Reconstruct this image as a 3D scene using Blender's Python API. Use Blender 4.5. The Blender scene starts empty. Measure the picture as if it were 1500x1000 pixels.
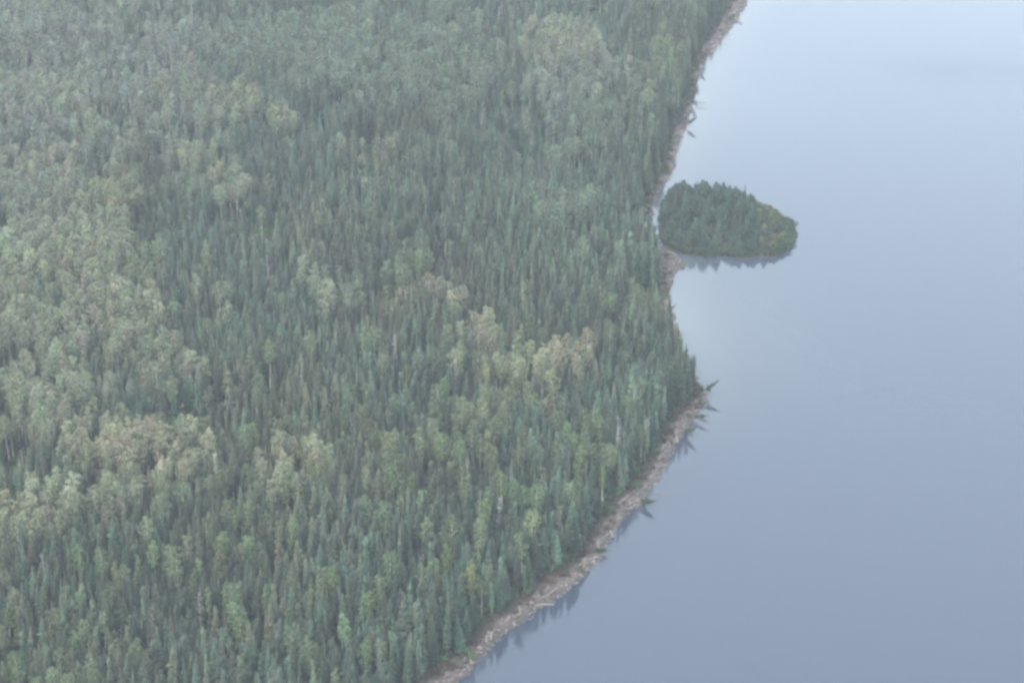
import bpy, math, random
import numpy as np
from mathutils import Vector, Matrix

random.seed(7)
rng = np.random.default_rng(7)
R = math.radians
sc = bpy.context.scene
C = sc.collection

# ------------------------------------------------------------------ camera, sky, sun, exposure
CAM_H, PITCH, FPX = 320.0, 24.0, 3558.0        # metres above the lake, degrees down, focal length in 1500-px pixels
cam_d = bpy.data.cameras.new('camera')
cam_d.sensor_width = 36.0
cam_d.sensor_fit = 'HORIZONTAL'
cam_d.lens = FPX * 36.0 / 1500.0
cam_d.clip_start = 1.0
cam_d.clip_end = 20000.0
cam = bpy.data.objects.new('camera', cam_d)
cam.location = (0, 0, CAM_H)
cam.rotation_euler = (R(90 - PITCH), 0, 0)
C.objects.link(cam)
sc.camera = cam

SUN_EL, SUN_AZ = 52.0, 215.0                    # high sun behind thin overcast, behind the camera and to its left
w = bpy.data.worlds.new('World')
sc.world = w
w.use_nodes = True
nt = w.node_tree
nt.nodes.clear()
sky = nt.nodes.new('ShaderNodeTexSky')
sky.sky_type = 'NISHITA'
sky.sun_disc = False
sky.sun_elevation = R(SUN_EL)
sky.sun_rotation = R(SUN_AZ)
sky.air_density = 1.0
sky.dust_density = 4.0
sky.ozone_density = 1.2
mixs = nt.nodes.new('ShaderNodeMix')
mixs.data_type = 'RGBA'
mixs.inputs[0].default_value = 0.70              # thin cloud veil over the blue
mixs.inputs[7].default_value = (5.0, 5.75, 6.3, 1)
bg = nt.nodes.new('ShaderNodeBackground')
bg.inputs[1].default_value = 0.15
wo = nt.nodes.new('ShaderNodeOutputWorld')
nt.links.new(sky.outputs[0], mixs.inputs[6])
nt.links.new(mixs.outputs[2], bg.inputs[0])
nt.links.new(bg.outputs[0], wo.inputs[0])

sun_d = bpy.data.lights.new('sun', 'SUN')
sun_d.energy = 1.5
sun_d.angle = R(14)
sun_d.color = (1.0, 0.96, 0.90)
sun = bpy.data.objects.new('sun', sun_d)
sun.location = (-200, -200, 400)
_a, _e = R(SUN_AZ), R(SUN_EL)
_to = Vector((math.sin(_a) * math.cos(_e), math.cos(_a) * math.cos(_e), math.sin(_e)))
sun.rotation_euler = _to.to_track_quat('Z', 'Y').to_euler()
C.objects.link(sun)

sc.view_settings.view_transform = 'Standard'
sc.view_settings.look = 'None'
sc.view_settings.gamma = 1.0
sc.view_settings.exposure = 2.03
sc.render.engine = 'CYCLES'
sc.cycles.filter_width = 3.0                     # the photograph is soft
sc.cycles.max_bounces = 5
sc.cycles.adaptive_threshold = 0.02
sc.cycles.diffuse_bounces = 2
sc.cycles.glossy_bounces = 3
sc.cycles.transmission_bounces = 3
sc.cycles.volume_bounces = 0

# ------------------------------------------------------------------ projection helpers (used to lay the place out in metres)
_s, _c = math.sin(R(PITCH)), math.cos(R(PITCH))

def ground(px, py, z=0.0):
    """point at height z that the photograph shows at (px, py) of its 1500x1000 pixels"""
    a = (px - 750.0) / FPX
    b = -(py - 500.0) / FPX
    dx, dy, dz = a, _c + b * _s, -_s + b * _c
    t = (z - CAM_H) / dz
    return (dx * t, dy * t)

def project(x, y, z):
    zc = y * _c - (z - CAM_H) * _s
    up = y * _s + (z - CAM_H) * _c
    return 750.0 + FPX * x / zc, 500.0 - FPX * up / zc

def poly(pts):
    return np.array([ground(*p) for p in pts])

# waterline and inner edge of the stony beach, traced from bottom to top
W_PX = [(200,1290),(330,1210),(470,1130),(560,1080),(636,1026),(672,995),(706,961),(742,927),(758,916),(802,888),(841,854),(872,826),
        (886,806),(898,776),(918,754),(940,736),(962,706),(978,679),(990,652),(1004,626),(1019,608),(1031,590),(1034,578),(1024,566),
        (1010,546),(1000,524),(993,505),(988,482),(983,454),(980,436),(985,407),(995,397),(1007,389),(1000,379),(985,371),(968,362),
        (957,352),(950,338),(950,318),(955,298),(966,278),(980,262),(986,250),(990,229),(995,207),(1004,190),(1009,170),(1013,150),
        (1019,124),(1026,100),(1036,84),(1049,70),(1062,52),(1078,34),(1094,4),(1130,-50),(1190,-110),(1290,-170)]
B_PX = [(120,1290),(270,1210),(410,1130),(510,1074),(585,1024),(627,994),(662,963),(702,930),(748,897),(785,860),(822,833),(862,789),
        (893,746),(911,732),(938,704),(962,658),(986,616),(1010,592),(1022,580),(1014,566),(1001,548),(992,528),(984,508),(962,482),
        (958,466),(970,448),(968,416),(965,400),(953,380),(946,366),(941,345),(941,318),(947,298),(958,276),(970,256),(973,236),(978,214),
        (990,190),(1002,168),(1007,148),(1012,122),(1016,99),(1022,82),(1035,60),(1048,33),(1068,5),(1100,-50),(1155,-110),(1250,-170)]
I_PX = [(967,342),(970,356),(986,367),(1008,374),(1034,378),(1060,375),(1086,379),(1110,375),(1132,377),(1152,369),(1161,356),(1165,342),(1163,330),
        (1150,324),(1138,314),(1120,308),(1104,296),(1080,290),(1058,286),(1036,282),(1012,284),(996,280),(980,288),(970,303),(966,322)]
G_PX = [(944,460),(972,446),(987,462),(993,500),(984,512),(960,498)]     # open patch of tan grass
W = poly(W_PX); B = poly(B_PX); I = poly(I_PX); G = poly(G_PX)

def ragged(L, step, amp, seed):
    """the traced line with the small bays and noses of a natural shore"""
    g = np.random.default_rng(seed)
    out = []
    for a, b in zip(L[:-1], L[1:]):
        m = max(int(np.hypot(*(b - a)) / step), 1)
        nrm = np.array([-(b - a)[1], (b - a)[0]]) / max(np.hypot(*(b - a)), 1e-6)
        for k in range(m):
            out.append(a + (b - a) * k / m + nrm * g.normal(0, amp) * (k > 0 or 0.5))
    out.append(L[-1])
    return np.array(out)

W0, B0 = W.copy(), B.copy()
W = ragged(W, 4.0, 0.45, 1)
B = ragged(B, 3.5, 0.0, 2)
_g = np.random.default_rng(3)
_w = np.convolve(_g.normal(0, 1, len(B) + 8), np.ones(3) / 3, 'same')[:len(B)]
for _i in range(len(B)):
    _j = np.argmin(((W - B[_i]) ** 2).sum(1))
    B[_i] += (W[_j] - B[_i]) * float(np.clip(0.30 + 0.30 * _w[_i], -0.1, 0.78)) * (1.0 if project(B[_i][0], B[_i][1], 0)[1] > 590 else 0.35)
FAR = [(-1500, 2600), (-1500, 0)]
LAND = np.vstack([W, [(W[-1][0] + 250, 2600)], FAR, [(W[0][0] - 30, 0)]])
BACK = np.vstack([B, [(B[-1][0] + 250, 2600)], FAR, [(B[0][0] - 30, 0)]])
ROUGH_W = (W0, np.vstack([W0, LAND[len(W):]]))
ROUGH_B = (B0, np.vstack([B0, BACK[len(B):]]))

def seg_dist(P, L, closed=False):
    A = L; Bq = np.roll(L, -1, 0)
    if not closed:
        A = A[:-1]; Bq = Bq[:-1]
    d = np.full(len(P), 1e18)
    for a, b in zip(A, Bq):
        ab = b - a
        t = np.clip(((P - a) @ ab) / (ab @ ab + 1e-12), 0, 1)
        q = P - a - t[:, None] * ab
        d = np.minimum(d, (q * q).sum(1))
    return np.sqrt(d)

def inside(P, poly_):
    x, y = P[:, 0], P[:, 1]
    r = np.zeros(len(P), bool)
    A = poly_; Bq = np.roll(poly_, -1, 0)
    for (x1, y1), (x2, y2) in zip(A, Bq):
        if y1 == y2:
            continue
        m = ((y1 > y) != (y2 > y)) & (x < (x2 - x1) * (y - y1) / (y2 - y1) + x1)
        r ^= m
    return r

def sdist(P, line, area, closed=False, rough=None):
    """signed distance to a shore line; far points use the plain traced line"""
    if rough is None or len(P) < 50:
        d = seg_dist(P, line, closed)
        return np.where(inside(P, area), d, -d)
    d = sdist(P, *rough)
    m = np.abs(d) < 14
    if m.any():
        d[m] = sdist(P[m], line, area)
    return d

def vnoise(x, y, seed=0):
    """smooth value noise in 0..1"""
    x = np.asarray(x, float); y = np.asarray(y, float)
    xi = np.floor(x).astype(np.int64); yi = np.floor(y).astype(np.int64)
    xf = x - xi; yf = y - yi
    u = xf * xf * (3 - 2 * xf); v = yf * yf * (3 - 2 * yf)
    def h(a, b):
        n = (a * 374761393 + b * 668265263 + seed * 974634777) & 0xFFFFFFFF
        n = ((n ^ (n >> 13)) * 1274126177) & 0xFFFFFFFF
        return ((n ^ (n >> 16)) & 0xFFFF) / 65535.0
    return (h(xi, yi) * (1 - u) + h(xi + 1, yi) * u) * (1 - v) + (h(xi, yi + 1) * (1 - u) + h(xi + 1, yi + 1) * u) * v

def heights(P):
    """terrain height, and how far behind the beach's inner edge each point lies"""
    sw = sdist(P, W, LAND, False, ROUGH_W)
    sb = sdist(P, B, BACK, False, ROUGH_B)
    si = sdist(P, I, I, True)
    beach = np.clip(sw / np.maximum(sw + np.abs(sb), 0.01), 0, 1) * 1.1
    n = vnoise(P[:, 0] / 60, P[:, 1] / 60, 3) * 0.6 + vnoise(P[:, 0] / 25, P[:, 1] / 25, 5) * 0.4
    rise = np.clip(sb, 0, 1e9)
    inland = 1.1 + 0.8 * np.clip(rise / 2.0, 0, 1) + np.clip(rise, 0, 160) * 0.028 + (n - 0.4) * np.clip(rise / 40, 0, 1) * 7.0
    main = np.where(sw <= 0, np.maximum(sw * 0.30, -6), np.where(sb <= 0, beach, inland))
    isl = np.where(si <= 0, np.maximum(si * 0.35, -6), np.clip(si, 0, 3) * 0.35 + np.clip(si - 3, 0, 12) * 0.07)
    z = np.maximum(main, isl)
    lump = (vnoise(P[:, 0] / 1.7, P[:, 1] / 1.7, 9) - 0.5) * 0.35
    z = z + np.where((sb < 0) & (sw > 0.8), lump, 0)
    return z, sw, sb, si

# ------------------------------------------------------------------ materials
def new_mat(name):
    m = bpy.data.materials.new(name)
    m.use_nodes = True
    n = m.node_tree
    n.nodes.clear()
    out = n.nodes.new('ShaderNodeOutputMaterial')
    return m, n, out

def N(n, kind, **kw):
    x = n.nodes.new(kind)
    for k, v in kw.items():
        setattr(x, k, v)
    return x

def mixc(n, fac, a, b, blend='MIX'):
    m = N(n, 'ShaderNodeMix', data_type='RGBA', blend_type=blend)
    for s, v in ((0, fac), (6, a), (7, b)):
        if isinstance(v, bpy.types.NodeSocket):
            n.links.new(v, m.inputs[s])
        else:
            m.inputs[s].default_value = v if s == 0 else (*v, 1)
    return m.outputs[2]

def foliage(name, col, col2, transl=0.22, tinted=True):
    """leaf or needle surface; each tree carries its own tint"""
    m, n, out = new_mat(name)
    tc = N(n, 'ShaderNodeTexCoord')
    nz = N(n, 'ShaderNodeTexNoise')
    nz.inputs['Scale'].default_value = 1.6
    n.links.new(tc.outputs['Object'], nz.inputs['Vector'])
    rp = N(n, 'ShaderNodeMapRange')
    rp.inputs[1].default_value = 0.35; rp.inputs[2].default_value = 0.65
    n.links.new(nz.outputs[0], rp.inputs[0])
    c = mixc(n, rp.outputs[0], col, col2)
    if tinted:
        at = N(n, 'ShaderNodeAttribute', attribute_type='INSTANCER', attribute_name='tint')
        c = mixc(n, 1.0, c, at.outputs['Color'], 'MULTIPLY')
    p = N(n, 'ShaderNodeBsdfPrincipled')
    p.inputs['Roughness'].default_value = 0.65
    p.inputs['Specular IOR Level'].default_value = 0.25
    n.links.new(c, p.inputs['Base Color'])
    t = N(n, 'ShaderNodeBsdfTranslucent')
    n.links.new(c, t.inputs[0])
    mx = N(n, 'ShaderNodeMixShader')
    mx.inputs[0].default_value = transl
    n.links.new(p.outputs[0], mx.inputs[1]); n.links.new(t.outputs[0], mx.inputs[2])
    n.links.new(mx.outputs[0], out.inputs[0])
    return m

def plain(name, c1, c2, scale=3.0, rough=0.85, bump=0.3, stretch=(1, 1, 1)):
    m, n, out = new_mat(name)
    tc = N(n, 'ShaderNodeTexCoord')
    mp = N(n, 'ShaderNodeMapping')
    mp.inputs['Scale'].default_value = stretch
    n.links.new(tc.outputs['Object'], mp.inputs[0])
    nz = N(n, 'ShaderNodeTexNoise')
    nz.inputs['Scale'].default_value = scale
    nz.inputs['Detail'].default_value = 4
    n.links.new(mp.outputs[0], nz.inputs['Vector'])
    rp = N(n, 'ShaderNodeMapRange')
    rp.inputs[1].default_value = 0.35; rp.inputs[2].default_value = 0.65
    n.links.new(nz.outputs[0], rp.inputs[0])
    oi = N(n, 'ShaderNodeObjectInfo')
    c = mixc(n, rp.outputs[0], c1, c2)
    hv = N(n, 'ShaderNodeHueSaturation')
    mr = N(n, 'ShaderNodeMapRange')
    mr.inputs[3].default_value = 0.5; mr.inputs[4].default_value = 1.5
    n.links.new(oi.outputs['Random'], mr.inputs[0])
    n.links.new(mr.outputs[0], hv.inputs['Value'])
    n.links.new(c, hv.inputs['Color'])
    p = N(n, 'ShaderNodeBsdfPrincipled')
    p.inputs['Roughness'].default_value = rough
    p.inputs['Specular IOR Level'].default_value = 0.3
    n.links.new(hv.outputs[0], p.inputs['Base Color'])
    b = N(n, 'ShaderNodeBump')
    b.inputs['Strength'].default_value = bump
    n.links.new(nz.outputs[0], b.inputs['Height'])
    n.links.new(b.outputs[0], p.inputs['Normal'])
    n.links.new(p.outputs[0], out.inputs[0])
    return m

M_NEEDLE = foliage('spruce_needles', (0.019, 0.029, 0.0195), (0.049, 0.066, 0.042), 0.12)
M_PINE = foliage('pine_needles', (0.012, 0.022, 0.017), (0.034, 0.054, 0.036), 0.12)
M_LEAF = foliage('birch_leaves', (0.057, 0.068, 0.042), (0.084, 0.096, 0.061), 0.25)
M_SHRUB = foliage('shrub_leaves', (0.035, 0.050, 0.030), (0.065, 0.082, 0.048), 0.22)
M_GRASS = foliage('dry_grass', (0.11, 0.095, 0.065), (0.17, 0.145, 0.095), 0.2, False)
M_BIRCH = plain('birch_bark', (0.34, 0.33, 0.31), (0.20, 0.19, 0.175), 2.0, 0.8, 0.1, (1, 1, 0.4))
M_BARK = plain('spruce_bark', (0.085, 0.075, 0.065), (0.15, 0.135, 0.12), 3.0, 0.9, 0.3, (1, 1, 0.3))
M_DEAD = plain('bare_grey_wood', (0.24, 0.225, 0.22), (0.14, 0.13, 0.13), 3.0, 0.85, 0.2, (1, 1, 0.3))
M_DRIFT = plain('driftwood', (0.20, 0.175, 0.16), (0.10, 0.086, 0.08), 4.0, 0.85, 0.3)
M_ROCK = plain('pink_grey_stone', (0.110, 0.090, 0.084), (0.062, 0.052, 0.051), 1.5, 0.9, 0.4)

def terrain_material():
    m, n, out = new_mat('shore_and_forest_floor')
    tc = N(n, 'ShaderNodeTexCoord')
    at = N(n, 'ShaderNodeAttribute', attribute_type='GEOMETRY', attribute_name='behind_beach')
    def noise(scale, detail=5):
        nz = N(n, 'ShaderNodeTexNoise')
        nz.inputs['Scale'].default_value = scale
        nz.inputs['Detail'].default_value = detail
        n.links.new(tc.outputs['Object'], nz.inputs['Vector'])
        return nz
    n1, n2, n3 = noise(0.8), noise(0.12), noise(2.2, 2)
    floor = mixc(n, n2.outputs[0], (0.018, 0.020, 0.014), (0.045, 0.036, 0.028))
    vor = N(n, 'ShaderNodeTexVoronoi')
    vor.inputs['Scale'].default_value = 1.4
    n.links.new(tc.outputs['Object'], vor.inputs['Vector'])
    stones = mixc(n, vor.outputs['Color'], (0.050, 0.042, 0.040), (0.098, 0.081, 0.076))
    stones = mixc(n, n1.outputs[0], (0.035, 0.027, 0.026), stones)
    ad = N(n, 'ShaderNodeMath', operation='MULTIPLY_ADD')
    ad.inputs[1].default_value = 2.0; ad.inputs[2].default_value = -1.0
    n.links.new(n1.outputs[0], ad.inputs[0])
    a2 = N(n, 'ShaderNodeMath', operation='ADD')
    n.links.new(at.outputs['Fac'], a2.inputs[0]); n.links.new(ad.outputs[0], a2.inputs[1])
    mr = N(n, 'ShaderNodeMapRange')
    mr.inputs[1].default_value = -0.6; mr.inputs[2].default_value = 0.4
    n.links.new(a2.outputs[0], mr.inputs[0])
    hn = N(n, 'ShaderNodeSeparateXYZ')
    n.links.new(tc.outputs['Object'], hn.inputs[0])
    wet = N(n, 'ShaderNodeMapRange')                 # stones wetted by the lake are darker
    wet.inputs[1].default_value = 0.15; wet.inputs[2].default_value = 0.5
    n.links.new(hn.outputs[2], wet.inputs[0])
    stones = mixc(n, wet.outputs[0], (0.035, 0.033, 0.030), stones)
    c = mixc(n, mr.outputs[0], stones, floor)
    p = N(n, 'ShaderNodeBsdfPrincipled')
    p.inputs['Roughness'].default_value = 0.95
    p.inputs['Specular IOR Level'].default_value = 0.2
    n.links.new(c, p.inputs['Base Color'])
    b = N(n, 'ShaderNodeBump')
    b.inputs['Strength'].default_value = 0.6
    b.inputs['Distance'].default_value = 0.3
    n.links.new(n3.outputs[0], b.inputs['Height'])
    n.links.new(b.outputs[0], p.inputs['Normal'])
    n.links.new(p.outputs[0], out.inputs[0])
    return m

def water_material():
    m, n, out = new_mat('calm_lake_water')
    tc = N(n, 'ShaderNodeTexCoord')
    def streaks(sx, sy, rot, lo, hi):
        mp = N(n, 'ShaderNodeMapping')
        mp.inputs['Scale'].default_value = (sx, sy, 1)
        mp.inputs['Rotation'].default_value = (0, 0, R(rot))
        n.links.new(tc.outputs['Object'], mp.inputs[0])
        nz = N(n, 'ShaderNodeTexNoise')
        nz.inputs['Scale'].default_value = 1.0
        nz.inputs['Detail'].default_value = 4
        n.links.new(mp.outputs[0], nz.inputs['Vector'])
        mr = N(n, 'ShaderNodeMapRange', interpolation_type='SMOOTHSTEP')
        mr.inputs[1].default_value = lo; mr.inputs[2].default_value = hi
        n.links.new(nz.outputs[0], mr.inputs[0])
        return mr.outputs[0]
    light = streaks(0.010, 0.022, 8, 0.42, 0.70)       # light airs over the calm lake
    at = N(n, 'ShaderNodeAttribute', attribute_type='GEOMETRY', attribute_name='wind')
    st = streaks(0.012, 0.04, 4, 0.25, 0.60)
    mu = N(n, 'ShaderNodeMath', operation='MULTIPLY')
    n.links.new(at.outputs['Fac'], mu.inputs[0]); n.links.new(st, mu.inputs[1])
    r1 = N(n, 'ShaderNodeMath', operation='MULTIPLY_ADD')
    r1.inputs[1].default_value = 0.03; r1.inputs[2].default_value = 0.042
    n.links.new(light, r1.inputs[0])
    r2 = N(n, 'ShaderNodeMath', operation='MULTIPLY_ADD')
    r2.inputs[1].default_value = 0.22
    n.links.new(mu.outputs[0], r2.inputs[0]); n.links.new(r1.outputs[0], r2.inputs[2])
    rip = N(n, 'ShaderNodeTexNoise')
    rip.inputs['Scale'].default_value = 0.9
    rip.inputs['Detail'].default_value = 3
    n.links.new(tc.outputs['Object'], rip.inputs['Vector'])
    b = N(n, 'ShaderNodeBump')
    b.inputs['Strength'].default_value = 0.07
    b.inputs['Distance'].default_value = 0.2
    n.links.new(rip.outputs[0], b.inputs['Height'])
    sh = N(n, 'ShaderNodeAttribute', attribute_type='GEOMETRY', attribute_name='shore_sheen')
    c = mixc(n, sh.outputs['Fac'], (0.022, 0.0285, 0.043), (0.085, 0.096, 0.099))   # pale sheen near the shore, painted into the water's base colour
    p = N(n, 'ShaderNodeBsdfPrincipled')
    n.links.new(c, p.inputs['Base Color'])
    p.inputs['IOR'].default_value = 1.33
    n.links.new(r2.outputs[0], p.inputs['Roughness'])
    n.links.new(b.outputs[0], p.inputs['Normal'])
    n.links.new(p.outputs[0], out.inputs[0])
    return m

# ------------------------------------------------------------------ object helpers
def mesh_from(name, verts, faces, mats, fm=None, smooth=False):
    me = bpy.data.meshes.new(name)
    me.from_pydata([tuple(v) for v in verts], [], faces)
    for m in mats:
        me.materials.append(m)
    if fm is not None:
        me.polygons.foreach_set('material_index', fm)
    if smooth:
        me.polygons.foreach_set('use_smooth', [True] * len(me.polygons))
    me.update()
    return me

def link(name, data, parent=None):
    o = bpy.data.objects.new(name, data)
    C.objects.link(o)
    if parent:
        o.parent = parent
    return o

def tag(o, label=None, cat=None, group=None, kind=None):
    if label: o['label'] = label
    if cat: o['category'] = cat
    if group: o['group'] = group
    if kind: o['kind'] = kind
    return o

# ------------------------------------------------------------------ terrain and lake
def build_terrain():
    xs = np.concatenate([np.arange(-1500, -330, 90), np.arange(-330, 330, 2.5), np.arange(330, 1501, 90)])
    ys = np.concatenate([np.arange(0, 440, 40), np.arange(440, 1180, 2.5), np.arange(1180, 1400, 20), np.arange(1400, 2601, 100)])
    X, Y = np.meshgrid(xs, ys)
    P = np.stack([X.ravel(), Y.ravel()], 1)
    z, sw, sb, si = heights(P)
    nx, ny = len(xs), len(ys)
    i = np.arange(nx * ny).reshape(ny, nx)
    F = np.stack([i[:-1, :-1].ravel(), i[:-1, 1:].ravel(), i[1:, 1:].ravel(), i[1:, :-1].ravel()], 1)
    me = bpy.data.meshes.new('ground')
    V = np.stack([P[:, 0], P[:, 1], z], 1)
    me.vertices.add(len(V)); me.vertices.foreach_set('co', V.ravel())
    me.loops.add(F.size); me.loops.foreach_set('vertex_index', F.ravel().astype(np.int32))
    me.polygons.add(len(F))
    me.polygons.foreach_set('loop_start', np.arange(0, F.size, 4, dtype=np.int32))
    me.polygons.foreach_set('use_smooth', np.ones(len(F), bool))
    me.update(calc_edges=True)
    a = me.attributes.new('behind_beach', 'FLOAT', 'POINT')
    a.data.foreach_set('value', np.maximum(sb, si + 2.5).astype(np.float32))
    me.materials.append(terrain_material())
    return tag(link('ground', me), 'forest floor and stony shore sloping down to the lake', 'ground', kind='structure')

build_terrain()
def build_water():
    xs = np.concatenate([np.arange(-1500, -120, 120), np.arange(-120, 330, 3), np.arange(330, 1501, 90)])
    ys = np.concatenate([np.arange(0, 440, 40), np.arange(440, 1300, 3), np.arange(1300, 2601, 100)])
    X, Y = np.meshgrid(xs, ys)
    P = np.stack([X.ravel(), Y.ravel()], 1)
    nx, ny = len(xs), len(ys)
    i = np.arange(nx * ny).reshape(ny, nx)
    F = np.stack([i[:-1, :-1].ravel(), i[:-1, 1:].ravel(), i[1:, 1:].ravel(), i[1:, :-1].ravel()], 1)
    me = bpy.data.meshes.new('lake_water')
    me.from_pydata(np.column_stack([P, np.zeros(len(P))]).tolist(), [], F.tolist())
    wx, wy = project(W[:, 0], W[:, 1], 0.0)
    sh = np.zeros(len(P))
    for k in range(len(W)):                              # strength of the painted sheen, widest in the bay below the spit
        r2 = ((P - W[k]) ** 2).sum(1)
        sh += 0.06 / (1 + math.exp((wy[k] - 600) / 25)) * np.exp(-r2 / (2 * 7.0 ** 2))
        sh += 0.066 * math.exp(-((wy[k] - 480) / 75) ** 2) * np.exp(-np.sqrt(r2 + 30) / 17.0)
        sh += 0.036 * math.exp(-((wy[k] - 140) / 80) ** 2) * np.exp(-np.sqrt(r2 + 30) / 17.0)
    me.attributes.new('shore_sheen', 'FLOAT', 'POINT').data.foreach_set('value', np.clip(sh, 0, 1).astype(np.float32))
    wp = ground(1430, 108)
    wind = np.exp(-(((P[:, 0] - wp[0]) / 85) ** 2 + ((P[:, 1] - wp[1] + (P[:, 0] - wp[0]) * 0.25) / 42) ** 2))
    me.attributes.new('wind', 'FLOAT', 'POINT').data.foreach_set('value', wind.astype(np.float32))
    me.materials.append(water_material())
    return me

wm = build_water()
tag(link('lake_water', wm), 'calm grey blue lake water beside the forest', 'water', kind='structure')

# ------------------------------------------------------------------ source meshes
def tube(V, Fc, pts, radii, sides=6):
    """tapered tube along pts, closed at its end"""
    base = len(V)
    up = Vector((0, 0, 1))
    for k, (p, r) in enumerate(zip(pts, radii)):
        p = Vector(p)
        d = (Vector(pts[min(k + 1, len(pts) - 1)]) - Vector(pts[max(k - 1, 0)])).normalized()
        a = d.cross(Vector((0.3, 0.9, 0.1)) if abs(d.z) > 0.6 else up).normalized()
        b = d.cross(a)
        for s in range(sides):
            t = 2 * math.pi * s / sides
            V.append(p + a * (r * math.cos(t)) + b * (r * math.sin(t)))
    for k in range(len(pts) - 1):
        for s in range(sides):
            s2 = (s + 1) % sides
            Fc.append((base + k * sides + s, base + k * sides + s2, base + (k + 1) * sides + s2, base + (k + 1) * sides + s))
    e = base + (len(pts) - 1) * sides
    Fc.append(tuple(e + s for s in range(sides)))

def spruce_source(rnd, h=15.0, width=1.35, bare=0.15, club=False, levels=30):
    """trunk and crown of one spruce: whorls of drooping, forked boughs"""
    tv, tf = [], []
    lean = rnd.uniform(-0.25, 0.25)
    pts = [(lean * (k / 5) ** 2, 0.15 * math.sin(k), h * k / 5) for k in range(6)]
    tube(tv, tf, pts, [0.15 * (1 - 0.93 * k / 5) for k in range(6)], 6)
    cv, cf = [], []
    z0 = h * bare
    for L in range(levels):
        t = (L + rnd.uniform(-0.3, 0.3)) / levels
        t = min(max(t, 0), 0.985)
        z = z0 + (h - z0) * t
        rad = width * (1 - t) ** 0.75 * rnd.uniform(0.72, 1.2)
        if t < 0.15: rad *= 0.65 + 2.3 * t
        if club and t > 0.78: rad = max(rad, width * 0.42 * (1 - (t - 0.86) ** 2 * 30) * rnd.uniform(0.8, 1.15))
        rad = max(rad, 0.16)
        nb = 7 if rad > 0.5 else 5
        a0 = rnd.uniform(0, 6.28)
        cx = lean * (z / h) ** 2
        for b in range(nb):
            if rnd.random() < 0.08: continue
            a = a0 + 6.283 * b / nb + rnd.uniform(-0.3, 0.3)
            r = rad * rnd.uniform(0.65, 1.2)
            ca, sa = math.cos(a), math.sin(a)
            droop = r * rnd.uniform(0.25, 0.6) * (1 - 0.8 * t)
            wd = min(0.16 + 0.26 * r, 0.42)
            zz = z + rnd.uniform(-0.2, 0.2)
            i = len(cv)
            mid = r * 0.55
            cv += [Vector((cx, 0, zz + 0.10)),
                   Vector((cx + ca * mid - sa * wd, sa * mid + ca * wd, zz - droop * 0.55)),
                   Vector((cx + ca * r, sa * r, zz - droop * 0.75)),
                   Vector((cx + ca * mid + sa * wd, sa * mid - ca * wd, zz - droop * 0.55)),
                   Vector((cx + ca * mid * 0.9, sa * mid * 0.9, zz - droop * 0.55 - wd * 1.3))]
            cf += [(i, i + 1, i + 2), (i, i + 2, i + 3), (i, i + 4, i + 2)]
    i = len(cv)                                              # leader
    top = Vector((lean, 0, h))
    for k in range(3):
        a = k * 2.09
        cv.append(top + Vector((0.10 * math.cos(a), 0.10 * math.sin(a), -0.7)))
    cv.append(top + Vector((0, 0, 0.35)))
    cf += [(i, i + 1, i + 3), (i + 1, i + 2, i + 3), (i + 2, i, i + 3)]
    return tv, tf, cv, cf

def leaf_clumps(cv, cf, rnd, centre, rx, rz, n, size):
    """leafy twigs spread through and over one lobe of a crown"""
    for _ in range(n):
        d = Vector((rnd.gauss(0, 1), rnd.gauss(0, 1), rnd.gauss(0, 1) + 0.25)).normalized()
        q = rnd.uniform(0.45, 1.0) ** 0.5
        p = centre + Vector((d.x * rx * q, d.y * rx * q, d.z * rz * q))
        nrm = (d + Vector((rnd.uniform(-0.8, 0.8), rnd.uniform(-0.8, 0.8), rnd.uniform(-0.2, 0.9)))).normalized()
        a = nrm.cross(Vector((rnd.uniform(-1, 1), rnd.uniform(-1, 1), rnd.uniform(-1, 1)))).normalized()
        b = nrm.cross(a)
        s = size * rnd.uniform(0.6, 1.3)
        i = len(cv)
        cv += [p + a * s, p + b * s * 0.6 + nrm * 0.05, p - a * s * rnd.uniform(0.6, 1), p - b * s * 0.6 - nrm * 0.08]
        cf.append((i, i + 1, i + 2, i + 3))

def birch_source(rnd, h=15.5, cw=2.2, cl=0.5, lobes=9, n=56, size=0.25):
    tv, tf = [], []
    lx, ly = rnd.uniform(-0.6, 0.6), rnd.uniform(-0.6, 0.6)
    pts = [(lx * (k / 6) ** 1.5 + 0.12 * math.sin(k * 1.7), ly * (k / 6) ** 1.5, h * 0.92 * k / 6) for k in range(7)]
    tube(tv, tf, pts, [0.17 * (1 - 0.85 * k / 6) for k in range(7)], 6)
    cv, cf = [], []
    zb = h * (1 - cl)
    for k in range(lobes):
        t = (k + 0.5) / lobes
        z = zb + (h - zb) * (0.12 + 0.80 * t)
        env = math.sin(math.pi * (0.16 + 0.70 * t)) ** 0.8
        a = k * 2.4 + rnd.uniform(-0.5, 0.5)
        off = cw * env * rnd.uniform(0.25, 0.62)
        c = Vector((lx * (z / h) ** 1.5 + off * math.cos(a), ly * (z / h) ** 1.5 + off * math.sin(a), z))
        r = cw * env * rnd.uniform(0.48, 0.70)
        leaf_clumps(cv, cf, rnd, c, r, r * rnd.uniform(0.75, 1.1), n, size)
        root = Vector((lx * (z / h) ** 1.5, ly * (z / h) ** 1.5, z - off * 0.9 - 0.4))
        tube(tv, tf, [root, (root + c) / 2 + Vector((0, 0, 0.1)), c], [0.06, 0.04, 0.015], 4)
    return tv, tf, cv, cf

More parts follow.
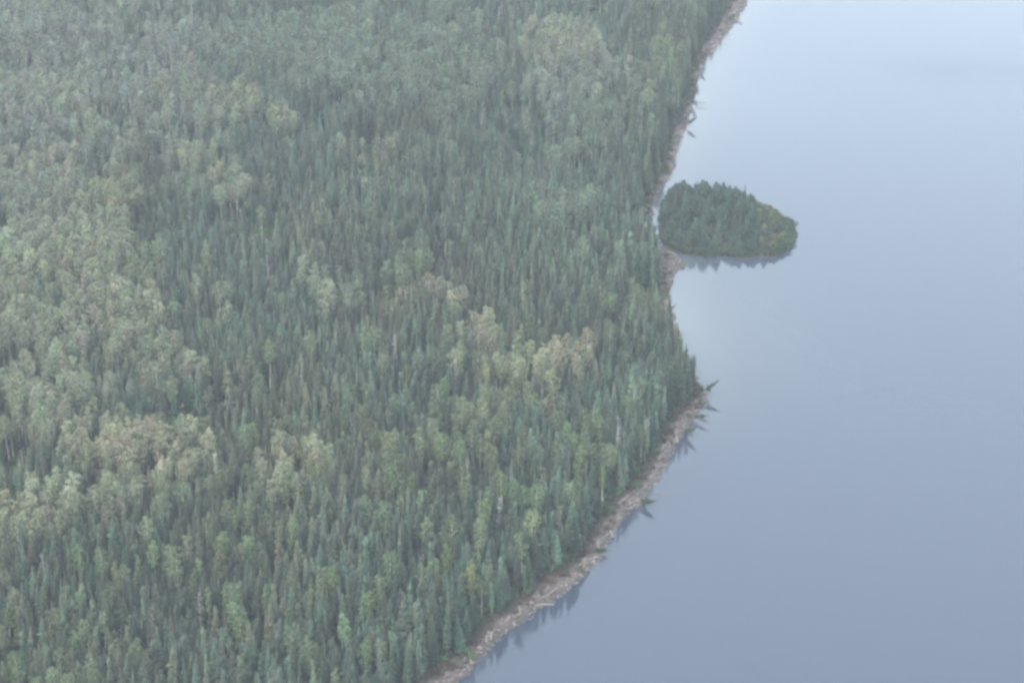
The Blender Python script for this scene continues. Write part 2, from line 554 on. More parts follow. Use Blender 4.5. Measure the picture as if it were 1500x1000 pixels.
def pine_source(rnd, h=8.5, cw=1.7):
    tv, tf = [], []
    tube(tv, tf, [(0, 0, 0), (0.08, 0.05, h * 0.5), (0, 0, h * 0.95)], [0.14, 0.09, 0.02], 6)
    cv, cf = [], []
    for k in range(9):
        t = k / 8
        z = h * (0.16 + 0.72 * t)
        rad = cw * math.sqrt(max(1 - (t * 0.92) ** 2.2, 0.05))
        for b in range(4 if k < 7 else 2):
            a = rnd.uniform(0, 6.28)
            c = Vector((math.cos(a) * rad * 0.55, math.sin(a) * rad * 0.55, z + rnd.uniform(-0.3, 0.3)))
            leaf_clumps(cv, cf, rnd, c, rad * 0.45, rad * 0.40, 24, 0.25)
    leaf_clumps(cv, cf, rnd, Vector((0, 0, h * 0.95)), cw * 0.28, 0.7, 22, 0.24)
    return tv, tf, cv, cf

def dead_source(rnd, h=15.0):
    tv, tf = [], []
    lx = rnd.uniform(-0.7, 0.7)
    pts = [(lx * (k / 6) ** 1.6 + 0.08 * math.sin(k * 2), 0.1 * math.cos(k), h * k / 6) for k in range(7)]
    tube(tv, tf, pts, [0.16 * (1 - 0.85 * k / 6) for k in range(7)], 6)
    cv, cf = [], []
    for k in range(34):
        z = h * rnd.uniform(0.35, 0.98)
        a = rnd.uniform(0, 6.28)
        ln = (1.0 - 0.65 * z / h) * rnd.uniform(0.8, 2.4)
        p = Vector((lx * (z / h) ** 1.6, 0, z))
        q = p + Vector((math.cos(a) * ln, math.sin(a) * ln, ln * rnd.uniform(0.2, 0.9)))
        tube(cv, cf, [p, (p + q) / 2 - Vector((0, 0, 0.05)), q], [0.04, 0.03, 0.012], 3)
        q2 = (p + q) / 2 + Vector((rnd.uniform(-0.6, 0.6), rnd.uniform(-0.6, 0.6), rnd.uniform(0.2, 0.8)))
        tube(cv, cf, [(p + q) / 2, q2], [0.025, 0.01], 3)
    return tv, tf, cv, cf

def shrub_source(rnd, h=1.6):
    cv, cf = [], []
    tv, tf = [], []
    for k in range(5):
        a = rnd.uniform(0, 6.28); r = rnd.uniform(0.2, 0.8)
        c = Vector((math.cos(a) * r, math.sin(a) * r, h * rnd.uniform(0.4, 0.75)))
        tube(tv, tf, [(0, 0, -0.1), c], [0.03, 0.012], 3)
        leaf_clumps(cv, cf, rnd, c, h * 0.38, h * 0.32, 26, 0.20)
    return tv, tf, cv, cf

def grass_source(rnd):
    cv, cf = [], []
    for k in range(46):
        a = rnd.uniform(0, 6.28); r = 0.6 * math.sqrt(rnd.random())
        x, y = r * math.cos(a), r * math.sin(a)
        l = rnd.uniform(0.4, 0.9)
        dx, dy = rnd.uniform(-0.3, 0.3), rnd.uniform(-0.3, 0.3)
        i = len(cv)
        cv += [Vector((x - 0.04, y, -0.05)), Vector((x + 0.04, y, -0.05)), Vector((x + dx, y + dy, l))]
        cf.append((i, i + 1, i + 2))
    return cv, cf

def rock_source(rnd):
    import bmesh
    bm = bmesh.new()
    bmesh.ops.create_icosphere(bm, subdivisions=2, radius=0.5)
    sx, sy, sz = rnd.uniform(0.8, 1.4), rnd.uniform(0.7, 1.1), rnd.uniform(0.5, 0.75)
    ph = [rnd.uniform(0, 6) for _ in range(4)]
    cuts = [Vector((rnd.gauss(0, 1), rnd.gauss(0, 1), rnd.gauss(0, 1))).normalized() for _ in range(6)]
    for v in bm.verts:
        k = 1 + 0.12 * math.sin(5 * v.co.x + ph[0]) + 0.12 * math.sin(6 * v.co.y + ph[1]) + 0.1 * math.sin(7 * v.co.z + ph[2])
        v.co *= k
        for c in cuts:
            d = v.co.dot(c)
            if d > 0.36: v.co -= c * (d - 0.36)
        v.co = Vector((v.co.x * sx, v.co.y * sy, v.co.z * sz))
    me = bpy.data.meshes.new('boulder')
    bm.to_mesh(me); bm.free()
    me.materials.append(M_ROCK)
    return me

def log_source(rnd, L=6.0, stubs=4, rootball=True):
    V, Fc = [], []
    n = 6
    bend = rnd.uniform(-0.5, 0.5)
    pts = [(L * (k / n - 0.5), bend * math.sin(math.pi * k / n), 0.05 * math.sin(k)) for k in range(n + 1)]
    rad = [0.20 * (1 - 0.7 * k / n) for k in range(n + 1)]
    tube(V, Fc, pts, rad, 7)
    Fc.append((6, 5, 4, 3, 2, 1, 0))
    for k in range(stubs):
        q = rnd.randint(1, n - 1)
        p = Vector(pts[q])
        a = rnd.uniform(0.1, 3.0)
        ln = rnd.uniform(0.4, 1.3)
        tube(V, Fc, [p, p + Vector((rnd.uniform(0, 0.7), math.cos(a) * ln, abs(math.sin(a)) * ln))], [0.05, 0.02], 4)
    if rootball:
        for k in range(6):
            a = k * 1.05 + rnd.uniform(-0.3, 0.3)
            p = Vector(pts[0])
            tube(V, Fc, [p, p + Vector((-0.35, math.cos(a) * 0.6, math.sin(a) * 0.6))], [0.11, 0.03], 4)
    return mesh_from('driftwood_log', V, Fc, [M_DRIFT])

class Kind:
    """sources of one sort of plant: whole meshes for the forest mass, trunk and crown meshes for single trees"""
    def __init__(self, name, gens, mt, mc):
        self.col = bpy.data.collections.new(name + '_sources')
        self.parts, self.h = [], []
        for k, (tv, tf, cv, cf) in enumerate(gens):
            tm = mesh_from(name + '_trunk', tv, tf, [mt], smooth=True)
            cm = mesh_from(name + '_crown', cv, cf, [mc])
            off = len(tv)
            whole = mesh_from(name, tv + cv, tf + [tuple(i + off for i in f) for f in cf], [mt, mc], [0] * len(tf) + [1] * len(cf))
            o = bpy.data.objects.new('%s_source_%02d' % (name, k), whole)
            self.col.objects.link(o)
            self.parts.append((tm, cm))
            self.h.append(max(v.z for v in cv))

rn = random.Random(11)
SPRUCE = Kind('spruce', [spruce_source(rn, 15.0, w_, b_, c_, l_) for w_, b_, c_, l_ in
              ((1.25, .10, False, 32), (1.05, .18, False, 32), (1.5, .08, False, 30), (0.95, .25, True, 30), (1.15, .14, True, 32), (1.7, .06, False, 30), (0.85, .22, False, 34), (1.35, .16, False, 30))], M_BARK, M_NEEDLE)
BIRCH = Kind('birch', [birch_source(rn, 15.5, w_, c_, lb) for w_, c_, lb in
              ((2.1, .66, 13), (2.6, .58, 14), (1.8, .74, 13), (2.3, .56, 12), (2.9, .58, 15), (1.5, .64, 11), (2.0, .52, 12))], M_BIRCH, M_LEAF)
PINE = Kind('pine', [pine_source(rn, h_, w_) for h_, w_ in ((5.6, 1.9), (5.0, 2.1), (6.2, 1.7), (4.6, 2.0), (5.4, 2.3))], M_BARK, M_PINE)
DEAD = Kind('dead', [dead_source(rn) for _ in range(5)], M_DEAD, M_DEAD)
SWEEP = Kind('sweeper', [spruce_source(rn, 15.0, w_, b_, False, l_) for w_, b_, l_ in ((1.5, .30, 15), (1.2, .38, 13), (1.7, .26, 17))], M_BARK, M_NEEDLE)
SNAG = Kind('snag', [dead_source(rn) for _ in range(4)], M_BARK, M_BARK)
SHRUB = Kind('shrub', [shrub_source(rn, h_) for h_ in (1.4, 1.8, 1.2, 2.1)], M_DEAD, M_SHRUB)

# ------------------------------------------------------------------ stands of trees, seen from above (crown positions)
# (x, y, rx, ry, chance of a broadleaf, chance of a dead tree, tint)
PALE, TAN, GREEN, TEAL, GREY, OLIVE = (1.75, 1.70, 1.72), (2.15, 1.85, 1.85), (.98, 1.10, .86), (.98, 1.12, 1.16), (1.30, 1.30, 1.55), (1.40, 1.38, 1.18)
STANDS = [
 (110,440,190,80,.72,.04,PALE),(200,470,110,65,.75,.03,PALE),(60,560,80,55,.6,.04,PALE),(255,515,60,45,.5,.03,PALE),(80,355,110,40,.6,.06,PALE),
 (190,385,90,35,.65,.04,OLIVE),(110,400,60,40,.7,.04,TAN),(150,635,70,35,.85,.03,TAN),(215,645,80,40,.85,.03,TAN),(40,600,60,40,.6,.04,PALE),
 (50,742,75,32,.85,.04,TAN),(90,725,60,40,.6,.02,PALE),(160,715,60,40,.5,.02,PALE),(430,655,62,32,.7,.03,TAN),(420,705,35,18,.9,.02,PALE),
 (50,232,75,32,.6,.12,TAN),(150,285,58,42,.75,.05,OLIVE),(120,330,80,30,.5,.06,PALE),(253,128,38,18,.9,.04,OLIVE),(340,148,48,34,.65,.06,OLIVE),
 (414,172,32,26,.95,.0,PALE),(135,180,32,24,.7,.06,PALE),(215,198,22,25,.7,.05,GREEN),(285,215,48,22,.75,.05,PALE),(320,242,60,30,.5,.04,PALE),
 (70,130,70,35,.55,.10,PALE),(60,30,100,50,.62,.20,GREY),(180,80,150,90,.60,.20,GREY),(60,180,90,70,.55,.16,GREY),(255,35,80,40,.40,.32,GREY),
 (60,285,70,60,.40,.14,GREY),(250,180,100,50,.30,.12,GREY),(420,45,150,40,.85,.03,TEAL),(480,80,140,35,.75,.03,TEAL),(620,60,130,70,.75,.03,TEAL),
 (560,115,120,40,.45,.05,TEAL),(830,55,95,38,.6,.05,PALE),(860,100,80,38,.6,.06,GREY),(885,165,55,38,.55,.06,TEAL),(790,140,60,45,.4,.08,GREY),
 (840,205,60,30,.55,.06,TEAL),(825,290,62,24,.7,.05,TEAL),(650,425,72,32,.62,.08,TAN),(705,470,55,35,.4,.08,TAN),(810,517,78,26,.8,.04,TAN),
 (745,560,70,50,.30,.05,OLIVE),(610,390,22,30,.8,.0,GREEN),(480,425,35,28,.45,.02,PALE),(300,376,22,12,.9,.0,PALE),(450,390,30,25,.3,.02,PALE),
 (970,105,38,45,.5,.02,GREEN),(900,440,45,35,.30,.02,GREEN),(950,430,25,30,.3,.02,GREEN),(540,210,45,25,.5,.03,OLIVE),(690,115,50,40,.45,.03,TEAL),
 (500,420,40,25,.25,.0,TEAL),(850,640,120,60,.10,.02,GREEN),(660,650,120,50,.16,.02,GREEN),(560,720,120,70,.14,.02,GREEN),
]

def stand_of(px, py, x, y):
    """chance of a broadleaf tree, of a dead one, and the tint, for each crown position; stands fade into one another"""
    n = len(px)
    wob = (vnoise(x / 9, y / 18, 21) - 0.5) * 0.7 + (vnoise(x / 24, y / 45, 22) - 0.5) * 0.8
    keepb = np.ones(n); pd = np.full(n, 0.006)
    base = np.tile(np.array(GREEN), (n, 1))
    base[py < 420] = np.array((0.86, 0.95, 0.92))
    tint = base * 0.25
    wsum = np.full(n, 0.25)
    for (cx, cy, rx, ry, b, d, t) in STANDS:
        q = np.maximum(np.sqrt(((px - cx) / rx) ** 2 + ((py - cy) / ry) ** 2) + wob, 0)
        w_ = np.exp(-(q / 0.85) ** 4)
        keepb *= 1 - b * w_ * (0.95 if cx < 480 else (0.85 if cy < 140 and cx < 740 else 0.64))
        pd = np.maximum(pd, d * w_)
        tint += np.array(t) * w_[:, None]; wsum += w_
    pb = 1 - keepb * (1 - np.where(py > 560, 0.070, 0.028) * (0.4 + 1.3 * vnoise(x / 40, y / 70, 33)))
    return np.clip(pb, 0, 0.9), pd, tint / wsum[:, None]

def jitter_grid(x0, x1, y0, y1, step, seed):
    g = np.random.default_rng(seed)
    xs = np.arange(x0, x1, step); ys = np.arange(y0, y1, step)
    X, Y = np.meshgrid(xs, ys)
    P = np.stack([X.ravel(), Y.ravel()], 1)
    return P + g.uniform(-0.48, 0.48, P.shape) * step

def frame_filter(P, z, top, margin_l=130, margin_t=90, margin_b=130):
    px, py = project(P[:, 0], P[:, 1], z + top)
    bx, by = project(P[:, 0], P[:, 1], z)
    return (px > -margin_l) & (px < 1500 + 60) & (by > -margin_t) & (py < 1000 + margin_b), px, py

P = jitter_grid(-330, 260, 440, 1240, 2.45, 3)
z, sw, sb, si = heights(P)
keep = (sb > 1.2) & (si < -4) & ~inside(P, G)
P, z, sb = P[keep], z[keep], sb[keep]
k2, px, py = frame_filter(P, z, 13.0)
P, z, sb, px, py = P[k2], z[k2], sb[k2], px[k2], py[k2]
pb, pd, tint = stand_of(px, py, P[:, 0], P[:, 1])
n = len(P)
u = rng.random(n)
# broadleaf crowns are wider: fewer stems, drawn on a coarser chance
is_dead = u < pd
is_birch = ~is_dead & (u < pd + pb * 0.74)
gap = np.minimum(vnoise(P[:, 0] / 14, P[:, 1] / 22, 41), vnoise(P[:, 0] / 4.5, P[:, 1] / 8, 42) * 0.75 + 0.02)
is_spruce = ~is_dead & ~is_birch & (rng.random(n) < np.clip(1.04 - pb * 0.95, 0.15, 1)) & (gap > 0.16)
near = np.clip(sb / 5.0, 0, 1)
hs = (0.66 + 0.34 * vnoise(P[:, 0] / 30, P[:, 1] / 45, 51)) * rng.uniform(0.78, 1.14, n) * (0.82 + 0.18 * near)
hs = np.where(rng.random(n) < 0.12, hs * 0.6, hs) * 1.0 * (1 - 0.15 * np.clip(pb * 1.5, 0, 1)) * np.where(sb < 14, 1.25, 1.0)
hb = rng.uniform(0.78, 1.12, n) * (0.72 + 0.28 * near)
hd = rng.uniform(0.6, 1.1, n)
bright = np.clip(np.exp(rng.normal(0.0, 0.42, n)), 0.4, 2.3) * (0.75 + 0.5 * vnoise(P[:, 0] / 18, P[:, 1] / 30, 62))
hue = vnoise(P[:, 0] / 35, P[:, 1] / 60, 61) - 0.5
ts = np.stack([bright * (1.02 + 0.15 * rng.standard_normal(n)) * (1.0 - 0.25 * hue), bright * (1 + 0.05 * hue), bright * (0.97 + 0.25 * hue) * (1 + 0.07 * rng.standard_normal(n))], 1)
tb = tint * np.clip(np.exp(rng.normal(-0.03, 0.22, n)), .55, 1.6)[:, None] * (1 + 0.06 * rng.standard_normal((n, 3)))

def scatter(name, kind, P, z, scale, wide, tintv, label, cat, seed=1):
    """ONE object that carries a mass of plants nobody could count"""
    g = np.random.default_rng(seed)
    me = bpy.data.meshes.new(name)
    n = len(P)
    me.vertices.add(n)
    me.vertices.foreach_set('co', np.stack([P[:, 0], P[:, 1], z - 0.1], 1).astype(np.float32).ravel())
    me.attributes.new('vi', 'INT', 'POINT').data.foreach_set('value', g.integers(0, len(kind.col.objects), n).astype(np.int32))
    me.attributes.new('sc', 'FLOAT_VECTOR', 'POINT').data.foreach_set('vector', np.stack([wide, wide, scale], 1).astype(np.float32).ravel())
    me.attributes.new('tilt', 'FLOAT_VECTOR', 'POINT').data.foreach_set('vector', np.column_stack([g.normal(0, 0.035, n), g.normal(0, 0.035, n), g.uniform(0, 6.283, n)]).astype(np.float32).ravel())
    me.attributes.new('tint', 'FLOAT_VECTOR', 'POINT').data.foreach_set('vector', np.asarray(tintv, np.float32).ravel())
    me.update()
    o = link(name, me)
    ng = bpy.data.node_groups.new(name + '_nodes', 'GeometryNodeTree')
    ng.interface.new_socket('Geometry', in_out='INPUT', socket_type='NodeSocketGeometry')
    ng.interface.new_socket('Geometry', in_out='OUTPUT', socket_type='NodeSocketGeometry')
    gi = ng.nodes.new('NodeGroupInput'); go = ng.nodes.new('NodeGroupOutput')
    ci = ng.nodes.new('GeometryNodeCollectionInfo')
    ci.inputs['Collection'].default_value = kind.col
    ci.inputs['Separate Children'].default_value = True
    ci.inputs['Reset Children'].default_value = True
    ip = ng.nodes.new('GeometryNodeInstanceOnPoints')
    def attr(nm, t):
        a = ng.nodes.new('GeometryNodeInputNamedAttribute')
        a.data_type = t
        a.inputs['Name'].default_value = nm
        return a.outputs[0]
    L = ng.links.new
    L(gi.outputs[0], ip.inputs['Points'])
    L(ci.outputs[0], ip.inputs['Instance'])
    ip.inputs['Pick Instance'].default_value = True
    L(attr('vi', 'INT'), ip.inputs['Instance Index'])
    L(attr('tilt', 'FLOAT_VECTOR'), ip.inputs['Rotation'])
    L(attr('sc', 'FLOAT_VECTOR'), ip.inputs['Scale'])
    L(ip.outputs[0], go.inputs[0])
    md = o.modifiers.new('scatter', 'NODES')
    md.node_group = ng
    return tag(o, label, cat, kind='stuff')

def tree(name, kind, x, y, z, scale, wide, tintv, label, cat, group=None, variant=None, rz=None, tilt=None):
    """one tree of its own: an Empty at its foot with trunk and crown"""
    k = random.randrange(len(kind.parts)) if variant is None else variant
    e = link(name, None)
    e.empty_display_size = 0.5
    e.location = (x, y, z - 0.1)
    rz = random.uniform(0, 6.283) if rz is None else rz
    if tilt:
        az, an = tilt                                    # leans towards compass angle az (from +x), by an degrees
        e.rotation_mode = 'QUATERNION'
        ax = Vector((-math.sin(az), math.cos(az), 0))
        e.rotation_quaternion = Matrix.Rotation(R(an), 3, ax).to_quaternion()
    else:
        e.rotation_euler = (random.gauss(0, 0.03), random.gauss(0, 0.03), rz)
    e.scale = (wide, wide, scale)
    tm, cm = kind.parts[k]
    for nm, me in (('trunk', tm), ('crown', cm)):
        o = link(nm, me, e)
        o['tint'] = [float(v) for v in tintv]
    return tag(e, label, cat, group)

# landmark broadleaf trees one can point to (crown centre in the photograph's pixels)
LANDMARKS = [
 (305,876,1.05,.75,(1.25,1.45,1.0),'lone bright yellow green birch with thin white trunk, low in the left foreground'),
 (690,846,1.05,.9,(1.55,1.50,.80),'yellowish birch with long white trunk standing above the lower shore'),
 (115,815,.95,.95,(1.05,1.35,.8),'bright green round birch crown, left one of a pair near the lower left corner'),
 (150,824,.95,.85,(1.05,1.30,.8),'bright green birch crown, right one of a pair near the lower left corner'),
 (226,806,.95,.85,(1.35,1.6,1.0),'small pale lime birch crown shining among dark spruces at lower left'),
 (327,798,1.0,1.15,(1.05,1.30,.8),'broad rounded green birch crown in the lower left spruces'),
 (426,775,1.0,1.0,(1.1,1.35,.85),'tall light green birch crown standing clear of dark spruces, left of centre foreground'),
 (362,750,1.0,1.05,(.95,1.2,.75),'wide mid green birch crown above the foreground, left of centre'),
 (386,872,.9,.75,(1.15,1.35,.9),'narrow light green birch, leftmost of three low in the foreground'),
 (452,870,.95,.8,(1.25,1.35,.95),'slim light birch with pale trunk, middle one of three low in the foreground'),
 (485,842,1.0,1.0,(1.05,1.35,.75),'leafy green birch, rightmost and tallest of three low in the foreground'),
 (540,884,.9,.9,(1.0,1.25,.75),'green birch half hidden by spruces, right of the three foreground birches'),
 (655,812,1.0,1.0,(1.1,1.3,.7),'yellow green birch next to the white trunked one above the lower shore'),
 (537,955,.95,1.0,(1.0,1.25,.8),'round green birch at the bottom edge, in the middle of the forest'),
 (355,920,.85,1.1,(.95,1.2,.7),'low spreading green birch between spruces near the bottom edge'),
 (420,708,1.05,1.5,(1.1,1.25,1.05),'very broad pale domed birch crown left of the forest centre'),
 (646,655,1.0,1.05,(1.0,1.25,.8),'bright green birch crown in the spruces between the centre and the lower shore'),
 (736,705,1.0,.9,(1.05,1.3,.7),'tall yellow green birch halfway between the forest centre and the lower shore'),
 (578,700,1.0,1.1,(.95,1.2,.8),'rounded green birch below the middle of the forest'),
 (845,682,1.0,.9,(1.05,1.35,.75),'light green birch near the lower shore, beneath the point'),
 (883,695,.9,.8,(1.1,1.35,.7),'small bright green birch close behind the stony shore beneath the point'),
 (398,168,1.1,1.25,(1.45,1.5,1.25),'pale lime birch crown, left of a bright pair high in the left forest'),
 (428,178,1.1,1.25,(1.5,1.5,1.25),'pale lime birch crown, right of a bright pair high in the left forest'),
 (612,385,1.1,.95,(1.15,1.45,.85),'single tall light green birch at the centre of the forest'),
 (302,372,1.0,1.2,(1.4,1.35,1.15),'single pale rounded crown alone among spruces, left of the forest centre'),
 (168,835,.8,.75,(1.5,1.35,1.1),'thin pale birch leaning near the lower left corner'),
 (980,95,1.05,1.1,(1.0,1.4,.75),'bright green birch beside the upper shore near the top of the picture'),
 (895,445,1.0,1.1,(1.05,1.4,.75),'bright green birch near the shore just below the island spit'),
]
taken = []
for (cx, cy, s, wd, tn, lab) in LANDMARKS:
    zc = 11.2 * s
    zt = 4.0
    for _ in range(3):
        gx, gy = ground(cx, cy, zt + zc)
        zt = float(heights(np.array([[gx, gy]]))[0][0])
    t_ = tree('birch_tree', BIRCH, gx, gy, zt, s, wd, np.array(tn) * 0.95, lab, 'birch tree', 'birches that stand out from the forest', variant=random.choice((0, 1, 2, 4)) if wd > .8 else random.choice((2, 5)))
    taken.append((gx, gy))
taken = np.array(taken)
dmin = np.min(np.hypot(P[:, 0][:, None] - taken[:, 0], (P[:, 1][:, None] - taken[:, 1])), 1)
clear = dmin > 2.0
# keep the view of each landmark's crown open: no tall tree right in front
front = np.zeros(n, bool)
for gx, gy in taken:
    front |= (np.abs(P[:, 0] - gx) < 2.2) & (P[:, 1] < gy) & (P[:, 1] > gy - 11)
hs = np.where(front, np.minimum(hs, 0.62), hs)
is_birch &= clear & ~front; is_dead &= clear; is_spruce &= clear

# nearest ones in view become trees of their own, the rest one mass of each kind
def nearest(mask, count, top):
    idx = np.nonzero(mask)[0]
    tx, ty = project(P[idx, 0], P[idx, 1], z[idx] + top[idx])
    ok = (tx > 6) & (tx < 1490) & (ty < 962) & (ty > 10)
    idx = idx[ok]
    d = P[idx, 1]
    return idx[np.argsort(d)[:count]]

ni_s = nearest(is_spruce & (hs > 0.66), 290, hs * 15.3)
ni_b = nearest(is_birch, 270, hb * 17.0)
ni_d = nearest(is_dead, 170, hd * 15.0)
rest = np.ones(n, bool)
rest[ni_s] = rest[ni_b] = rest[ni_d] = False

ZONES = ((60, 'in the bottom left corner'), (120, 'near the bottom left corner'), (190, 'below the paired green birches'), (250, 'well left of the lone bright birch'), (300, 'just left of the lone bright birch'),
         (345, 'right below the lone bright birch'), (400, 'below the leftmost foreground birch'), (470, 'below the middle foreground birch'), (530, 'beside the bottom edge birch'),
         (590, 'right of the bottom edge birch'), (650, 'left of the white trunked birch'), (720, 'below the white trunked birch'), (9999, 'above the lower stony shore'))

def zone(px, py):
    for x, t in ZONES:
        if px < x: return t

for i in ni_s:
    cx, cy = project(P[i, 0], P[i, 1], z[i] + hs[i] * 15)
    hgt = 'very tall' if hs[i] > 1.0 else ('tall' if hs[i] > 0.86 else 'shorter')
    tone = 'bluish' if ts[i][2] > ts[i][1] * 1.12 else ('olive' if ts[i][0] > ts[i][1] * 1.02 else 'green')
    lab = '%s %s%s spruce %s' % (hgt, 'light ' if bright[i] > 1.3 else ('very dark ' if bright[i] < 0.75 else ''), tone, zone(cx, cy))
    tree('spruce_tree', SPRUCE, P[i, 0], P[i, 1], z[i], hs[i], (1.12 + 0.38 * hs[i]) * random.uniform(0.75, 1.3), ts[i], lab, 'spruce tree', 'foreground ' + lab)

def bzone(px, py):
    if py > 820: return zone(px, py)
    row = 'above the foreground spruces' if py > 720 else ('in the tan stand row' if py > 620 else 'below the forest middle')
    col = 'left edge' if px < 90 else ('left' if px < 200 else ('left quarter' if px < 330 else ('left of centre' if px < 460 else ('centre' if px < 620 else ('right of centre' if px < 780 else 'by the shore')))))
    return '%s, %s' % (row, col)

for i in ni_b:
    cx, cy = project(P[i, 0], P[i, 1], z[i] + hb[i] * 14)
    t_ = tb[i]
    tone = 'tan' if t_[0] > t_[1] * 1.18 else ('pale' if t_[2] > 1.05 else 'light green')
    lab = '%s leafed %s birch %s' % (tone, 'large' if hb[i] > 1.0 else ('medium' if hb[i] > .88 else 'small'), bzone(cx, cy))
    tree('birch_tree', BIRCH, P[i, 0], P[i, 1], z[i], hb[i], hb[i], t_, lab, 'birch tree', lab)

for i in ni_d:
    cx, cy = project(P[i, 0], P[i, 1], z[i] + hd[i] * 12)
    where = 'in the grey stand at upper left' if (cx < 420 and cy < 340) else ('in the pale left stand' if cx < 330 else ('near the top of the forest' if cy < 300 else ('among lower spruces' if cy > 560 else 'in the tan stand at the forest centre')))
    lab = '%s bare grey dead tree %s, %s' % ('tall' if hd[i] > 0.92 else ('middling' if hd[i] > .75 else 'short'), where, 'at its left' if (cx % 330) < 110 else ('in its middle' if (cx % 330) < 220 else 'at its right'))
    tree('dead_tree', DEAD, P[i, 0], P[i, 1], z[i], hd[i], hd[i], (1, 1, 1), lab, 'dead tree', lab)

def mass(mask, kind, name, hh, ww, tt, label, cat, seed):
    m = mask & rest
    scatter(name, kind, P[m], z[m], hh[m], ww[m], tt[m], label, cat, seed)

mass(is_spruce, SPRUCE, 'spruce_forest', hs, (1.12 + 0.38 * hs) * rng.uniform(0.72, 1.32, n), ts, 'dense dark spruce forest stretching back from the lake', 'forest', 2)
mass(is_birch, BIRCH, 'birch_forest', hb, hb * rng.uniform(0.85, 1.2, n), tb, 'pale birch stands mixed through the spruce forest', 'forest', 3)
if (is_dead & rest).any():
    mass(is_dead, DEAD, 'dead_wood', hd, hd, np.ones((n, 3)), 'bare grey dead trees scattered far back in the forest', 'forest', 4)

# undergrowth: leafy shrubs under the trees and along the bank
Q = jitter_grid(-330, 260, 440, 1240, 1.6, 8)
qz, qw, qb, qi = heights(Q)
gq = vnoise(Q[:, 0] / 14, Q[:, 1] / 22, 41)
pr = np.where(qb < 0.5, 0.5, np.where(qb < 5, 0.8, np.where(gq < 0.25, 0.35, 0.10)))
edge = ((qb > -1.8) | ((qb > -5) & (qw > 1.0) & (vnoise(Q[:, 0] / 3, Q[:, 1] / 6, 71) > np.where(Q[:, 1] > 800, 0.58, 0.74)))) & (qi < -3) & (np.random.default_rng(5).random(len(Q)) < pr) & ~inside(Q, G)
k3, qx, qy = frame_filter(Q, qz, 1.5, 60, 60, 40)
e = edge & k3
sq = np.random.default_rng(6).uniform(0.6, 1.5, e.sum())
brown = (qb[e] < 1.8) & (np.random.default_rng(9).random(e.sum()) < 0.8)
tq = np.where(brown[:, None], np.array((0.95, 0.50, 0.62)), np.array((0.85, 1.15, 0.8))) * np.random.default_rng(7).uniform(0.7, 1.3, (e.sum(), 1))
scatter('undergrowth', SHRUB, Q[e], qz[e], np.where(brown, sq * 0.7, sq), sq, tq, 'leafy shrubs and brown brush along the bank and under the trees', 'shrubs', 12)

# dry grass patch on the open bank below the spit
gcol = bpy.data.collections.new('grass_sources')
class _G: pass
GR = _G(); GR.col = gcol
for k in range(3):
    cv, cf = grass_source(rn)
    gcol.objects.link(bpy.data.objects.new('grass_source_%02d' % k, mesh_from('grass', cv, cf, [M_GRASS])))
Q = jitter_grid(G[:, 0].min() - 3, G[:, 0].max() + 3, G[:, 1].min() - 3, G[:, 1].max() + 3, 0.9, 4)
Q = Q[inside(Q, G)]
qz = heights(Q)[0]
q1 = np.random.default_rng(3).uniform(0.8, 1.5, len(Q))
scatter('dry_grass', GR, Q, qz, q1, q1 * 1.2, np.ones((len(Q), 3)), 'patch of dry tan grass on the bank below the spit', 'grass', 5)

# ------------------------------------------------------------------ the wooded island
g_ = np.random.default_rng(17)
Q = jitter_grid(I[:, 0].min(), I[:, 0].max(), I[:, 1].min(), I[:, 1].max(), 3.3, 14)
qz, qw, qb, qi = heights(Q)
m = qi > 1.2
Q, qz, qi = Q[m], qz[m], qi[m]
for (x, y), zz, di in zip(Q, qz, qi):
    cx, cy = project(x, y, zz)
    h = min(0.62 + di * 0.07, 1.0) * g_.uniform(0.62, 1.35)
    right = cx > 1108
    if right: h *= 0.72
    b = min(math.exp(g_.normal(0.05, 0.38)), 1.6)
    if right and g_.random() < 0.6:
        tn = (b * 2.3, b * 1.6, b * 1.1); tone = 'yellow green'
    elif di < 4 and cy > 345 and g_.random() < 0.35:
        tn = (b * 1.6, b * 1.45, b * 1.0); tone = 'light green'
    else:
        tn = (b * 0.95, b, b * 1.05); tone = 'dark green'
    part_ = ('left end' if cx < 990 else ('left third' if cx < 1025 else ('centre' if cx < 1060 else ('right third' if cx < 1085 else 'right shoulder'))))
    where = ('at the right tip' if cx > 1135 else 'on the right slope') if right else ('along the front edge' if (di < 4.5 and cy > 345) else ('along the back edge' if di < 5 else ('on the back half' if cy < 326 else 'on the front half')))
    if not right: where = where + ', ' + part_ + ','
    lab = '%s %s bushy pine %s of the small island' % ('low' if h < .7 else ('tall' if h > .98 else 'middling'), tone, where)
    if not right and di > 2.5 and g_.random() < 0.14:
        tree('spruce_tree', SPRUCE, x, y, zz, 0.34 * h + 0.12, 1.15, tn, lab.replace('bushy pine', 'pointed spruce'), 'spruce tree', lab.replace('bushy pine', 'pointed spruce'))
        continue
    tree('pine_tree', PINE, x, y, zz, h, 0.75 + 0.25 * h, tn, lab, 'pine tree', lab)
sx, sy = ground(1118, 330, 4)
tree('pine_tree', PINE, sx, sy, 1.2, 1.25, 0.75, (1.0, 1.05, .9), 'single taller pine standing up at the right back of the island', 'pine tree', variant=2)
Q = jitter_grid(I[:, 0].min(), I[:, 0].max(), I[:, 1].min(), I[:, 1].max(), 1.3, 15)
qz, qw, qb, qi = heights(Q)
m = (qi > 0.1) & (qi < 3.5)
Q, qz = Q[m], qz[m]
q1 = g_.uniform(0.8, 1.6, len(Q))
